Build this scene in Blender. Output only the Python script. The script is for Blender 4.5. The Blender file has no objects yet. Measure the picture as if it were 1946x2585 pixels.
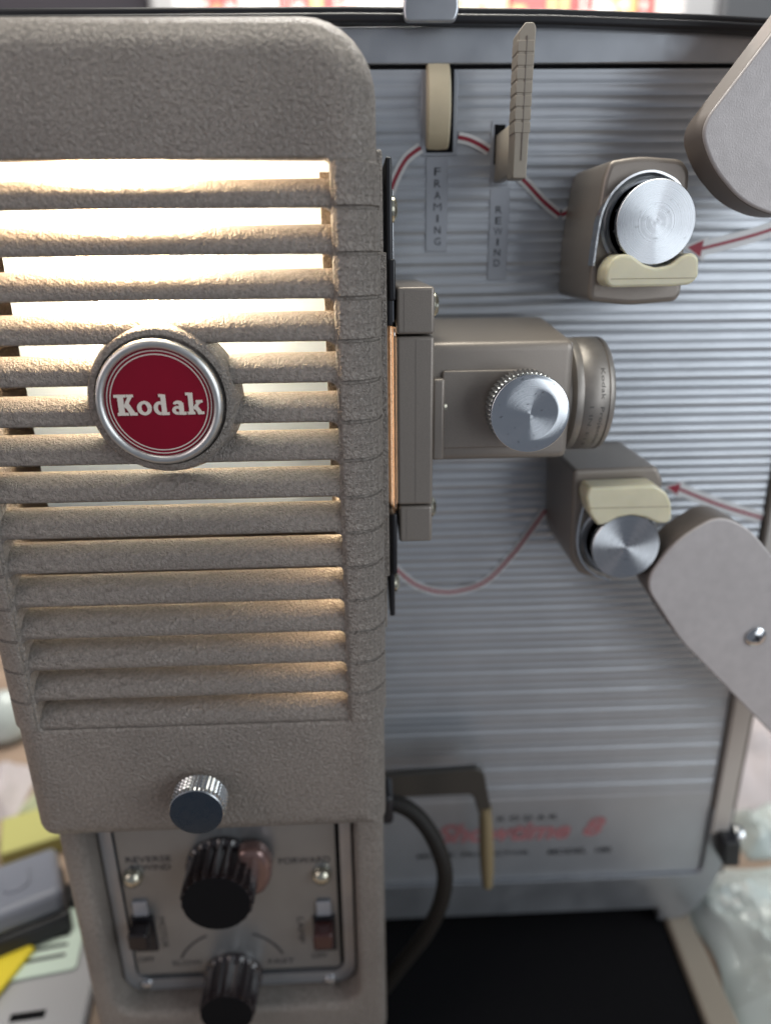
import bpy, bmesh, math, random
from mathutils import Matrix, Vector
random.seed(7)
S = 0.01                      # all lengths below are written in centimetres
sc = bpy.context.scene
col = sc.collection
PI = math.pi

# ------------------------------------------------------------------ camera
def set_camera():
    p, y, r = math.radians(20.0), math.radians(2.0), math.radians(0.7)
    fwd = Vector((math.sin(y)*math.cos(p), math.cos(y)*math.cos(p), -math.sin(p)))
    right = Vector((math.cos(y), -math.sin(y), 0.0))
    up = right.cross(fwd)
    R = right*math.cos(r) - up*math.sin(r)
    U = up*math.cos(r) + right*math.sin(r)
    cam = bpy.data.cameras.new('camera')
    cam.sensor_fit = 'VERTICAL'; cam.sensor_height = 36.0; cam.sensor_width = 27.1
    cam.lens = 25.0
    cam.clip_start = 0.01; cam.clip_end = 20
    cam.dof.use_dof = True
    cam.dof.focus_distance = 15.7*S
    cam.dof.aperture_fstop = 6.8
    o = bpy.data.objects.new('camera', cam); col.objects.link(o)
    m = Matrix((( R.x, U.x, -fwd.x, 0), (R.y, U.y, -fwd.y, -15*S), (R.z, U.z, -fwd.z, 24*S), (0, 0, 0, 1)))
    o.matrix_world = m
    sc.camera = o
set_camera()

# ------------------------------------------------------------------ light
w = bpy.data.worlds.new('World'); sc.world = w; w.use_nodes = True
bg = w.node_tree.nodes['Background']
bg.inputs[0].default_value = (0.62, 0.68, 0.80, 1); bg.inputs[1].default_value = 0.185

def area(name, loc, target, sx, sy, energy, color):
    l = bpy.data.lights.new(name, 'AREA'); l.shape = 'RECTANGLE'
    l.size = sx*S; l.size_y = sy*S; l.energy = energy; l.color = color
    o = bpy.data.objects.new(name, l); col.objects.link(o)
    o.location = Vector(loc)*S
    d = (Vector(target)-Vector(loc)).normalized()
    o.rotation_euler = d.to_track_quat('-Z', 'Y').to_euler()
    return o
area('window_light_right', (80, -42, 54), (4, 3, 14), 50, 60, 3.0, (0.88, 0.95, 1.0))
area('ceiling_light_overhead', (-4, 14, 110), (0, 3, 15), 70, 45, 7.0, (1.0, 0.97, 0.86))
area('pink_fill_left', (-75, -40, 55), (0, 2, 15), 45, 60, 1.7, (1.0, 0.86, 0.83))  # pinkish fill added to warm the housing and knobs, not a known window
area('reflection_fill', (72, -90, 26), (8, 6, 14), 62, 64, 2.2, (0.90, 0.95, 1.0))  # lamp added out of view to give the bare metal a bright reflection

sc.view_settings.view_transform = 'Standard'
sc.view_settings.look = 'None'
sc.view_settings.exposure = 0.28
sc.view_settings.gamma = 1.0
sc.view_settings.use_curve_mapping = False
sc.render.engine = 'CYCLES'
sc.cycles.use_denoising = True
try: sc.cycles.denoiser = 'OPENIMAGEDENOISE'
except Exception: pass
sc.cycles.max_bounces = 8
sc.cycles.sample_clamp_indirect = 6.0
sc.cycles.caustics_reflective = False
sc.cycles.caustics_refractive = False

# ------------------------------------------------------------------ materials
MATS = {}
def mat(name, color, rough=0.5, metal=0.0, spec=0.5, bump=None, bump_d=0.0, mottle=0.0, mscale=300, aniso=0.0,
        emit=None, estr=0.0, coat=0.0, detail=4.0, sss=0.0, distort=0.0, scale_xyz=None, trans=0.0, rmottle=0.0, low=0.0):
    """bump: noise scale (1/m); bump_d: relief in cm; mottle: +- relative colour variation"""
    m = bpy.data.materials.new(name); m.use_nodes = True
    nt = m.node_tree; b = nt.nodes['Principled BSDF']
    def inp(k, v):
        if k in b.inputs: b.inputs[k].default_value = v
    inp('Base Color', (*color, 1)); inp('Roughness', rough); inp('Metallic', metal)
    inp('Specular IOR Level', spec); inp('Coat Weight', coat); inp('Anisotropic', aniso)
    if trans: inp('Transmission Weight', trans)
    if sss:
        inp('Subsurface Weight', sss); inp('Subsurface Radius', (1, .8, .4)); inp('Subsurface Scale', 0.003)
    if emit: inp('Emission Color', (*emit, 1)); inp('Emission Strength', estr)
    if bump or mottle or aniso or rmottle:
        tc = nt.nodes.new('ShaderNodeTexCoord')
        vec = tc.outputs['Object']
        if scale_xyz:
            mp = nt.nodes.new('ShaderNodeMapping'); mp.inputs['Scale'].default_value = scale_xyz
            nt.links.new(vec, mp.inputs['Vector']); vec = mp.outputs['Vector']
    if bump:
        n = nt.nodes.new('ShaderNodeTexNoise'); n.inputs['Scale'].default_value = bump
        n.inputs['Detail'].default_value = detail; n.inputs['Distortion'].default_value = distort
        nt.links.new(vec, n.inputs['Vector'])
        bp = nt.nodes.new('ShaderNodeBump'); bp.inputs['Strength'].default_value = 1.0
        bp.inputs['Distance'].default_value = bump_d*S
        nt.links.new(n.outputs['Fac'], bp.inputs['Height']); nt.links.new(bp.outputs['Normal'], b.inputs['Normal'])
    if mottle:
        n2 = nt.nodes.new('ShaderNodeTexNoise'); n2.inputs['Scale'].default_value = mscale; n2.inputs['Detail'].default_value = 5
        nt.links.new(vec, n2.inputs['Vector'])
        r = nt.nodes.new('ShaderNodeMapRange'); r.inputs[1].default_value = .3; r.inputs[2].default_value = .7
        r.inputs[3].default_value = 1-mottle; r.inputs[4].default_value = 1+mottle
        nt.links.new(n2.outputs['Fac'], r.inputs[0])
        fac = r.outputs[0]
        if low:                           # broad uneven ageing of the finish
            n4 = nt.nodes.new('ShaderNodeTexNoise'); n4.inputs['Scale'].default_value = 45; n4.inputs['Detail'].default_value = 6
            nt.links.new(tc.outputs['Object'], n4.inputs['Vector'])
            r4 = nt.nodes.new('ShaderNodeMapRange'); r4.inputs[1].default_value = .3; r4.inputs[2].default_value = .7
            r4.inputs[3].default_value = 1-low; r4.inputs[4].default_value = 1+low
            nt.links.new(n4.outputs['Fac'], r4.inputs[0])
            mm = nt.nodes.new('ShaderNodeMath'); mm.operation = 'MULTIPLY'
            nt.links.new(fac, mm.inputs[0]); nt.links.new(r4.outputs[0], mm.inputs[1]); fac = mm.outputs[0]
        mx = nt.nodes.new('ShaderNodeVectorMath'); mx.operation = 'SCALE'
        mx.inputs[0].default_value = color
        nt.links.new(fac, mx.inputs['Scale']); nt.links.new(mx.outputs[0], b.inputs['Base Color'])
    if rmottle:
        n3 = nt.nodes.new('ShaderNodeTexNoise'); n3.inputs['Scale'].default_value = mscale*1.7; n3.inputs['Detail'].default_value = 6
        nt.links.new(vec, n3.inputs['Vector'])
        r = nt.nodes.new('ShaderNodeMapRange'); r.inputs[1].default_value = .3; r.inputs[2].default_value = .7
        r.inputs[3].default_value = max(.02, rough-rmottle); r.inputs[4].default_value = min(1, rough+rmottle)
        nt.links.new(n3.outputs['Fac'], r.inputs[0]); nt.links.new(r.outputs[0], b.inputs['Roughness'])
    if aniso:
        ln = nt.nodes.new('ShaderNodeVectorMath'); ln.operation = 'LENGTH'
        nt.links.new(tc.outputs['Object'], ln.inputs[0])
        rn = nt.nodes.new('ShaderNodeTexNoise'); rn.noise_dimensions = '1D'; rn.inputs['Scale'].default_value = 8500; rn.inputs['Detail'].default_value = 4
        nt.links.new(ln.outputs['Value'], rn.inputs['W'])
        rr = nt.nodes.new('ShaderNodeMapRange'); rr.inputs[1].default_value = .25; rr.inputs[2].default_value = .75
        rr.inputs[3].default_value = rough*.8; rr.inputs[4].default_value = rough*1.22
        nt.links.new(rn.outputs['Fac'], rr.inputs[0]); nt.links.new(rr.outputs[0], b.inputs['Roughness'])
        sp = nt.nodes.new('ShaderNodeTexNoise'); sp.inputs['Scale'].default_value = 700; sp.inputs['Detail'].default_value = 8
        nt.links.new(tc.outputs['Object'], sp.inputs['Vector'])
        sr = nt.nodes.new('ShaderNodeMapRange'); sr.inputs[1].default_value = .28; sr.inputs[2].default_value = .36; sr.inputs[3].default_value = .6; sr.inputs[4].default_value = 1
        nt.links.new(sp.outputs['Fac'], sr.inputs[0])
        sv = nt.nodes.new('ShaderNodeVectorMath'); sv.operation = 'SCALE'; sv.inputs[0].default_value = color
        nt.links.new(sr.outputs[0], sv.inputs['Scale']); nt.links.new(sv.outputs[0], b.inputs['Base Color'])
        t = nt.nodes.new('ShaderNodeTangent'); t.direction_type = 'RADIAL'; t.axis = 'Z'
        nt.links.new(t.outputs[0], b.inputs['Tangent'])
    MATS[name] = m
    return m

mat('crinkle_enamel', (0.272, 0.240, 0.212), .40, 0.18, .65, bump=1250, bump_d=.095, detail=5, mottle=.26, mscale=1300, distort=1.0, low=.12)
mat('satin_taupe', (0.30, 0.262, 0.228), .36, 0.35, .5, bump=4000, bump_d=.004, mottle=.05, mscale=3500)
mat('barrel_metal', (0.33, 0.30, 0.27), .42, .5, rmottle=.06, mscale=300, mottle=.06)
mat('engraved', (0.13, 0.12, 0.11), .5)
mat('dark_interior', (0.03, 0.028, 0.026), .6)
mat('white_reflector', (0.56, 0.73, 0.95), .5, 0.0, .4, mottle=.03, mscale=200)
mat('hot_glass', (0.9, 0.85, 0.8), .3, emit=(1.0, 0.73, 0.45), estr=100.0)
mat('polished_chrome', (0.72, 0.73, 0.74), .16, 1.0, rmottle=.06, mscale=400)
mat('brushed_ring', (0.70, 0.70, 0.68), .40, 1.0, rmottle=.05, mscale=500)
mat('roller_aluminium', (0.62, 0.64, 0.665), .28, 1.0, aniso=1.0)
mat('spun_aluminium', (0.72, 0.75, 0.78), .17, 1.0, aniso=1.0)
mat('knurled_chrome', (0.60, 0.62, 0.63), .26, 1.0)
mat('dark_chrome', (0.10, 0.125, 0.155), .30, 1.0, rmottle=.08, mscale=300)
mat('red_enamel', (0.235, 0.002, 0.018), .34, 0, .35, coat=.08, mottle=.04, mscale=200)
mat('badge_white', (0.74, 0.68, 0.60), .5)
mat('fluted_aluminium', (0.55, 0.575, 0.61), .40, .72, mottle=.04, mscale=70, rmottle=.03)
mat('plain_aluminium', (0.46, 0.48, 0.51), .36, .8, mottle=.07, mscale=60, rmottle=.08)
mat('frame_paint', (0.58, 0.54, 0.50), .40, .3, mottle=.04, mscale=80)
mat('arm_paint', (0.54, 0.505, 0.495), .42, 0.1, .5, bump=2600, bump_d=.008, mottle=.05, mscale=350, rmottle=.08, low=.06)
mat('arm_shade_brown', (0.20, 0.17, 0.15), .5, .1)  # brown; on the reel arms their side shade is put into this colour
mat('black_plastic', (0.014, 0.014, 0.017), .38)
mat('black_matte', (0.006, 0.006, 0.007), .8, spec=.12)
mat('fluted_black', (0.022, 0.016, 0.017), .16, 0, .6, coat=.6)
mat('umber_gloss', (0.22, 0.135, 0.12), .22, .5, .6, coat=.5)
mat('print_red', (0.36, 0.03, 0.055), .5)
mat('print_white', (0.82, 0.82, 0.82), .5)
mat('print_black', (0.03, 0.03, 0.035), .6)
mat('print_pink', (0.40, 0.17, 0.18), .5)
mat('label_grey', (0.44, 0.46, 0.50), .45, .5)
mat('cream_wheel', (0.80, 0.69, 0.48), .4, mottle=.06, mscale=100)
mat('bone_lever', (0.36, 0.315, 0.255), .42)
mat('nylon_guide', (0.78, 0.73, 0.53), .34, 0, .5, sss=.35, mottle=.07, mscale=120, low=.06)
mat('bronze_metal', (0.62, 0.42, 0.28), .42, .6, bump=1400, bump_d=.05, mottle=.3, mscale=1500)
mat('brass_grip', (0.26, 0.20, 0.11), .5)
mat('cord_rubber', (0.014, 0.012, 0.010), .6, spec=.3)
mat('gilt_button', (0.64, 0.61, 0.49), .22, .9)
mat('panel_grey', (0.32, 0.33, 0.335), .32, .7, mottle=.05, mscale=80)
mat('switch_black', (0.016, 0.013, 0.014), .28)
mat('rust_switch', (0.055, 0.022, 0.020), .2, coat=.4)
mat('walnut_table', (0.30, 0.22, 0.165), .5, mottle=.28, mscale=30, scale_xyz=(.3, 3, 1))
mat('slate_plastic', (0.20, 0.215, 0.26), .45)
mat('card_mint', (0.60, 0.72, 0.62), .6)
mat('paper_grey', (0.38, 0.38, 0.39), .7)
mat('yellow_print', (0.78, 0.62, 0.03), .5)
mat('blue_print', (0.20, 0.27, 0.36), .5)
mat('olive_paper', (0.42, 0.41, 0.14), .6)
mat('olive_film', (0.50, 0.55, 0.36), .3)
mat('bag_film', (0.50, 0.56, 0.55), .20, 0, .6, sss=.0)
mat('pale_cloth', (0.45, 0.41, 0.42), .8)
mat('charcoal_panel', (0.045, 0.040, 0.050), .5)
mat('graphite_panel', (0.06, 0.062, 0.068), .45)
mat('white_post', (0.6, 0.6, 0.6), .4)
for n_, c_ in dict(box_white=(.80, .76, .72), box_red=(.60, .10, .10), box_cream=(.75, .66, .45), box_yellow=(.78, .58, .25), box_pink=(.75, .42, .40), box_green=(.35, .5, .3)).items():
    mat(n_, c_, .5)

# ------------------------------------------------------------------ building helpers
WM = {}
def register(o, parent, wm):
    col.objects.link(o)
    if parent is not None:
        o.parent = parent
        o.matrix_parent_inverse = WM[parent.name].inverted()
    o.matrix_basis = wm
    WM[o.name] = wm.copy()
    return o
def thing(name, loc, label, cat, group=None):
    o = bpy.data.objects.new(name, None); o.empty_display_size = .01
    register(o, None, Matrix.Translation(Vector(loc)*S))
    return tag(o, label, cat, group)
def tag(o, label, cat, group=None):
    o['label'] = label; o['category'] = cat
    if group: o['group'] = group
    return o
class MB:
    def __init__(s): s.v = []; s.f = []
    def add(s, vs, fs):
        k = len(s.v); s.v += [tuple(q) for q in vs]; s.f += [tuple(i+k for i in f) for f in fs]; return s
    def box(s, x0, x1, y0, y1, z0, z1):
        vs = [(x, y, z) for x in (x0, x1) for y in (y0, y1) for z in (z0, z1)]
        return s.add(vs, [(0,1,3,2), (4,6,7,5), (0,4,5,1), (2,3,7,6), (0,2,6,4), (1,5,7,3)])
    def prism(s, pts, y0, y1):           # XZ outline (any order), extruded along Y
        n = len(pts)
        vs = [(x, y0, z) for x, z in pts] + [(x, y1, z) for x, z in pts]
        return s.add(vs, [tuple(range(n)), tuple(range(2*n-1, n-1, -1))] + [(i, n+i, n+(i+1) % n, (i+1) % n) for i in range(n)])
    def lathe(s, prof, n=48, tooth=0.0, teeth=0, rows=()):   # profile (r, z) round local Z; tooth: flute depth on listed rows
        vs = []; m = len(prof)
        for j, (r, z) in enumerate(prof):
            for i in range(n):
                a = 2*PI*i/n
                rr = r
                if tooth and j in rows: rr = r - tooth*(.5+.5*math.cos(teeth*a))
                vs.append((rr*math.cos(a), rr*math.sin(a), z))
        fs = [(j*n+i, j*n+(i+1) % n, (j+1)*n+(i+1) % n, (j+1)*n+i) for j in range(m-1) for i in range(n)]
        if prof[0][0] > 1e-6: fs.append(tuple(range(n-1, -1, -1)))
        if prof[-1][0] > 1e-6: fs.append(tuple((m-1)*n+i for i in range(n)))
        return s.add(vs, fs)
    def tube(s, path, r, n=16, closed_ends=True):
        P = [Vector(p) for p in path]; vs = []
        ref = Vector((0.13, 0.3, 1)).normalized()
        for i, p in enumerate(P):
            t = (P[min(i+1, len(P)-1)]-P[max(i-1, 0)]).normalized()
            a = t.cross(ref).normalized(); b = t.cross(a)
            rr = r[i] if isinstance(r, (list, tuple)) else r
            vs += [p+(a*math.cos(2*PI*k/n)+b*math.sin(2*PI*k/n))*rr for k in range(n)]
        m = len(P)
        fs = [(j*n+i, j*n+(i+1) % n, (j+1)*n+(i+1) % n, (j+1)*n+i) for j in range(m-1) for i in range(n)]
        if closed_ends: fs += [tuple(range(n-1, -1, -1)), tuple((m-1)*n+i for i in range(n))]
        return s.add(vs, fs)
    def ribbon(s, pts, width, y, th=.004):  # flat strip in an XZ plane following points
        L = []; R = []
        for i, (x, z) in enumerate(pts):
            a = pts[max(i-1, 0)]; b = pts[min(i+1, len(pts)-1)]
            d = Vector((b[0]-a[0], b[1]-a[1])); d.normalize()
            wd = width[i] if isinstance(width, (list, tuple)) else width
            L.append((x-d.y*wd/2, z+d.x*wd/2)); R.append((x+d.y*wd/2, z-d.x*wd/2))
        return s.prism(L+R[::-1], y, y+th)
    def build(s, name, material, parent=None, wm=None, smooth=35, bevel=0, seg=3, label=None, recalc=True):
        me = bpy.data.meshes.new(name)
        me.from_pydata([(x*S, y*S, z*S) for x, y, z in s.v], [], s.f)
        if recalc:
            bm = bmesh.new(); bm.from_mesh(me)
            bmesh.ops.remove_doubles(bm, verts=bm.verts, dist=1e-7)
            bmesh.ops.recalc_face_normals(bm, faces=bm.faces)
            bm.to_mesh(me); bm.free()
        me.materials.append(MATS[material])
        if smooth:
            me.polygons.foreach_set('use_smooth', [True]*len(me.polygons))
            me.set_sharp_from_angle(angle=math.radians(smooth))
        o = bpy.data.objects.new(name, me)
        register(o, parent, wm or Matrix.Identity(4))
        if bevel:
            b = o.modifiers.new('bevel', 'BEVEL'); b.width = bevel*S; b.segments = seg; b.limit_method = 'ANGLE'; b.angle_limit = math.radians(40)
            b.harden_normals = False
        if label: o['label'] = label
        return o
def share(o, name, parent, wm):          # another object on the same mesh
    c = bpy.data.objects.new(name, o.data)
    register(c, parent, wm)
    for m in o.modifiers:
        b = c.modifiers.new('bevel', 'BEVEL'); b.width = m.width; b.segments = m.segments; b.limit_method = 'ANGLE'; b.angle_limit = m.angle_limit
    return c
def axis_y(x, y, z):                     # local +Z points towards the viewer (-Y); origin in cm
    return Matrix.Translation(Vector((x, y, z))*S) @ Matrix.Rotation(PI/2, 4, 'X')
def axis_x(x, y, z):                     # local +Z points to +X
    return Matrix.Translation(Vector((x, y, z))*S) @ Matrix.Rotation(PI/2, 4, 'Y')
def tr(x, y, z): return Matrix.Translation(Vector((x, y, z))*S)
def catmull(P, n=8):
    out = []
    for i in range(len(P)-1):
        p0 = P[max(i-1, 0)]; p1 = P[i]; p2 = P[i+1]; p3 = P[min(i+2, len(P)-1)]
        for k in range(n):
            t = k/n
            out.append(tuple(.5*((2*b)+(-a+c)*t+(2*a-5*b+4*c-d)*t*t+(-a+3*b-3*c+d)*t**3) for a, b, c, d in zip(p0, p1, p2, p3)))
    out.append(tuple(P[-1])); return out
def rrect(x0, x1, z0, z1, r, n=8):       # r: radii bottom-right, top-right, top-left, bottom-left
    if not isinstance(r, (tuple, list)): r = (r,)*4
    pts = []
    for (cx, cz, a0, rr) in ((x1-r[0], z0+r[0], -PI/2, r[0]), (x1-r[1], z1-r[1], 0, r[1]), (x0+r[2], z1-r[2], PI/2, r[2]), (x0+r[3], z0+r[3], PI, r[3])):
        for k in range(n+1):
            a = a0+PI/2*k/n
            pts.append((cx+rr*math.cos(a), cz+rr*math.sin(a)))
    return pts
def round_poly(pts, rad, n=5):
    out = []; m = len(pts)
    for i in range(m):
        p = Vector(pts[i]); a = Vector(pts[i-1]); b = Vector(pts[(i+1) % m])
        r = rad[i] if isinstance(rad, (list, tuple)) else rad
        u = (a-p); v = (b-p); d = min(r, u.length*.45, v.length*.45)
        s_ = p+u.normalized()*d; e = p+v.normalized()*d
        for k in range(n+1):
            t = k/n
            q = s_*(1-t)**2+p*2*t*(1-t)+e*t*t
            out.append((q.x, q.y))
    return out
def shell(outer, rad, ro, yf, yb, opening, rb, yrec, floor):
    """rounded case: outer=(x0,x1,z0,z1), corner radii, front round-over ro, front plane yf, back yb,
       opening=(x0,x1,z0,z1,r) cut through the front, lip round rb, recessed to yrec (floor closes it)"""
    b = MB(); rings = []
    x0, x1, z0, z1 = outer
    def ring(ins, y): return [(x, y, z) for x, z in rrect(x0+ins, x1-ins, z0+ins, z1-ins, [max(q-ins, .03) for q in rad])]
    rings.append(ring(0, yb)); rings.append(ring(0, yf+ro+1.5)); 
    for k in range(9):
        a = PI/2*k/8
        rings.append(ring(ro*(1-math.cos(a)), yf+ro*(1-math.sin(a))))
    a0, a1, c0, c1, r = opening
    def oring(ins, y): return [(x, y, z) for x, z in rrect(a0+ins, a1-ins, c0+ins, c1-ins, max(r-ins, .02))]
    for k in range(5):
        a = PI/2*k/4
        rings.append(oring(-rb*(1-math.sin(a)), yf+rb*(1-math.cos(a))))
    rings.append(oring(0, yrec))
    n = len(rings[0]); vs = [p for rg in rings for p in rg]
    fs = [(j*n+i, j*n+(i+1) % n, (j+1)*n+(i+1) % n, (j+1)*n+i) for j in range(len(rings)-1) for i in range(n)]
    if floor: fs.append(tuple((len(rings)-1)*n+i for i in range(n)))
    fs.append(tuple(range(n-1, -1, -1)))
    b.add(vs, fs); return b
def text_mesh(name, body, cx, cz, y, width, height, material, parent, rot=0, shear=0, bold=0.0, spacing=1.0, wrap=None):
    cu = bpy.data.curves.new('t', 'FONT'); cu.body = body; cu.shear = shear; cu.offset = bold; cu.space_character = spacing
    cu.resolution_u = 3
    ob = bpy.data.objects.new('t', cu); col.objects.link(ob)
    dg = bpy.context.evaluated_depsgraph_get(); dg.update()
    me = bpy.data.meshes.new_from_object(ob.evaluated_get(dg))
    bpy.data.objects.remove(ob); bpy.data.curves.remove(cu)
    xs = [v.co.x for v in me.vertices]; ys = [v.co.y for v in me.vertices]
    mx, Mx, my, My = min(xs), max(xs), min(ys), max(ys)
    for v in me.vertices:
        u = ((v.co.x-mx)/(Mx-mx)-.5)*width; t = ((v.co.y-my)/(My-my)-.5)*height
        u, t = u*math.cos(rot)-t*math.sin(rot), u*math.sin(rot)+t*math.cos(rot)
        if wrap:                          # wrap round a barrel: axis X through (yc, zc)
            yc, zc, R = wrap
            a = (cz+t-zc)/R
            v.co = Vector((cx+u, yc-R*math.cos(a), zc+R*math.sin(a)))*S
        else:
            v.co = Vector((cx+u, y, cz+t))*S
    me.name = name; me.materials.clear(); me.materials.append(MATS[material])
    o = bpy.data.objects.new(name, me); register(o, parent, Matrix.Identity(4)); return o

# ------------------------------------------------------------------ setting: the table
TZ = -2.0
b = MB(); b.box(-60, 60, -12, 75, TZ-3, TZ)
t = b.build('table_top', 'walnut_table', bevel=.3); t['kind'] = 'structure'

# ================================================================== the projector
proj = thing('film_projector', (2, 4, TZ), 'taupe and aluminium film projector with its lamp glowing through a slatted housing', 'projector')

# ---- lamp housing ------------------------------------------------
HX0, HX1, HZ0, HZ1 = -8.85, .45, 9.35, 28.15
OX0, OX1, OZ0, OZ1 = -8.06, -.47, 12.97, 25.70
house = shell((HX0, HX1, HZ0, HZ1), (.25, 1.35, 1.35, .55), .7, 0, 5.4, (OX0, OX1, OZ0, OZ1, .12), .08, .35, False)
# inner walls and back so that lamp light stays inside
hm = house.build('lamp_housing', 'crinkle_enamel', proj, smooth=40)
PITCH = (25.70-12.97)/15
# slats: waterfall louvres, lower edge in front, upper edge set back
def slat_mesh():
    b = MB(); prof = []
    D, Hh, T = .58, .565, .09
    prof.append((.10, -.005)); prof.append((.03, .0)); prof.append((.0, .04))
    for k in range(1, 13):
        a = PI/2*k/12
        prof.append((D*(.93*(1-math.cos(a))**1.22+.07*k/12), .06+(Hh-.06)*(.85*math.sin(a)+.15*k/12)))
    prof.append((D+.03, Hh-.03))
    for k in range(11, -1, -1):
        a = PI/2*k/12
        prof.append((.12+(D-.12)*(.93*(1-math.cos(a))**1.22+.07*k/12), .02+(Hh-.06-T)*(.85*math.sin(a)+.15*k/12)))
    L = (OX1-OX0)/2+.04; n = len(prof)
    xs = [-L+2*L*i/24 for i in range(25)]
    vs = [(x, y, z) for x in xs for y, z in prof]
    fs = [(i*n+j, (i+1)*n+j, (i+1)*n+(j+1) % n, i*n+(j+1) % n) for i in range(24) for j in range(n)]
    fs += [tuple(range(n)), tuple((24*n+j) for j in range(n-1, -1, -1))]
    b.add(vs, fs)
    for sg in (-1, 1):                    # rounded corner where the slot meets the pillar
        q = .15; pr = [(sg*L, .04), (sg*L, -q)]
        for k in range(7):
            a = PI/2*k/6
            pr.append((sg*(L-.04-q+q*math.cos(a)), -q+q*math.sin(a)))
        pr.append((sg*(L-.04-q), .04))
        b.prism(pr, .02, .42)
    return b
CX = (OX0+OX1)/2
first = None
for k in range(1, 16):
    wm = tr(CX, .04, OZ1-PITCH*k)
    if first is None: first = slat_mesh().build('slat', 'crinkle_enamel', hm, wm, smooth=50)
    else: share(first, 'slat', hm, wm)
# grooved pillar segments
def seg_mesh(side):
    b = MB(); r = .76; cx, cy = -.25, .70
    mid = (HX0+HX1)/2
    st = OX1 if side > 0 else 2*mid-OX0
    sec = [(st+.07, .02), (st+.085, -.04), (st+.13, -.06)]
    for k in range(11):
        a = PI/2-(PI/2-.10)*k/10
        if cx+r*math.cos(a) > st+.15: sec.append((cx+r*math.cos(a), cy-r*math.sin(a)))
    sec += [(.44, .62), (.40, .70), (-.20, .30)]
    if side < 0: sec = [(2*mid-x+.0, y) for x, y in sec][::-1]
    n = len(sec); h = PITCH/2-.028
    zs = [-h, -h+.02, h-.02, h]; sh = [.03, 0, 0, .03]
    c0 = (cx if side > 0 else 2*mid-cx, cy)
    vs = []
    for z, q in zip(zs, sh):
        for x, y in sec:
            d = Vector((x-c0[0], y-c0[1])); l = max(d.length, .01)
            vs.append((x-d.x/l*q, y-d.y/l*q, z))
    fs = [(j*n+i, j*n+(i+1) % n, (j+1)*n+(i+1) % n, (j+1)*n+i) for j in range(3) for i in range(n)]
    fs += [tuple(range(n-1, -1, -1)), tuple(3*n+i for i in range(n))]
    b.add(vs, fs); return b
for side in (1, -1):
    first = None
    for k in range(15):
        wm = tr(0, 0, OZ1-PITCH*(k+.5))
        if first is None: first = seg_mesh(side).build('pillar_segment', 'crinkle_enamel', hm, wm, smooth=40)
        else: share(first, 'pillar_segment', hm, wm)
# inner pillar walls seen through the slots
b = MB(); b.box(OX1-.01, OX1+.25, .3, 1.1, OZ0-.3, OZ1+.4); b.build('inner_pillar', 'crinkle_enamel', hm, bevel=.03)
b = MB(); b.box(OX1-.24, OX1+.1, 1.12, 1.2, 18.2, OZ1-.12); b.build('inner_flange', 'crinkle_enamel', hm, bevel=.02)
b = MB(); b.box(OX0-.25, OX0+.01, .3, 1.1, OZ0-.3, OZ1+.4); b.build('inner_pillar', 'crinkle_enamel', hm, bevel=.03)
# backing of the lower recess behind the last louvres
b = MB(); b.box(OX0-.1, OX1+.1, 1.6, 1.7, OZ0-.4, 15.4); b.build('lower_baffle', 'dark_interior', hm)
# badge boss
BX, BZ = -4.13, 21.14
b = MB(); b.lathe([(1.64, -.42), (1.60, -.22), (1.54, -.05), (1.52, .06), (1.47, .12), (1.36, .13), (1.34, .05), (0, .05)], 96)
b.build('badge_boss', 'crinkle_enamel', hm, axis_y(BX, .02, BZ), smooth=50)
# side flange
b = MB(); b.box(.40, .585, 1.15, 3.2, 14.95, 26.0); b.build('side_flange', 'crinkle_enamel', hm, bevel=.06)
b = MB(); b.box(.45, .645, 1.05, 3.0, 16.45, 24.02); b.build('side_flange', 'crinkle_enamel', hm, bevel=.03)
# ---- lamp inside
b = MB(); b.box(-8.05, -.5, 2.55, 2.62, 17.2, 26.6); b.build('lamp_reflector', 'white_reflector', proj)
b = MB(); b.lathe([(0, 0), (.55, .08), (.95, .5), (1.0, 1.2), (1.0, 4.4), (.8, 5.0), (.3, 5.25), (0, 5.3)], 32)
b.build('lamp_bulb', 'hot_glass', proj, tr(-5.0, 1.45, 22.9) @ Matrix.Diagonal((1, .3, 1, 1)))

# added area lamp imitating bulb light that leaks down the right inner wall
lk = area('leak_fill', (-.62, 1.25, 15.9), (-2.2, .1, 15.4), 6.2, .35, .017, (1, .72, .44))
lk.rotation_euler = Matrix(((0, .5, .866), (0, -.866, .5), (1, 0, 0))).to_euler()

# ---- badge
ring = MB().lathe([(1.30, 0), (1.305, .10), (1.28, .17), (1.22, .205), (1.15, .19), (1.12, .14), (1.115, .06)], 128).build('badge', 'brushed_ring', proj, axis_y(BX, -.13, BZ), smooth=60)
prof = [(0.0, .155)]; prof = [(1.118*k/12, .15-.055*(k/12)**2) for k in range(13)]
MB().lathe(prof[1:], 128).build('red_disc', 'red_enamel', ring, axis_y(BX, -.13, BZ), smooth=60)
def dome(r): return .15-.055*(r/1.118)**2
for r0, r1 in ((1.056, 1.078), (.985, 1.007)):
    MB().lathe([(r0, dome(r0)-.01), (r0, dome(r0)+.006), (r1, dome(r1)+.006), (r1, dome(r1)-.01)], 128).build('printed_ring', 'badge_white', ring, axis_y(BX, -.13, BZ), smooth=30)
px = 1.30/437
def letter(polys):
    b = MB()
    for i, pl in enumerate(polys):
        pts = [(BX+(x-672)*px, BZ-(y-752)*px) for x, y in pl]
        b.prism(pts, -.13-.162-.0006*i, -.13-.12)
    b.build('letter', 'badge_white', ring, smooth=0)
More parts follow.
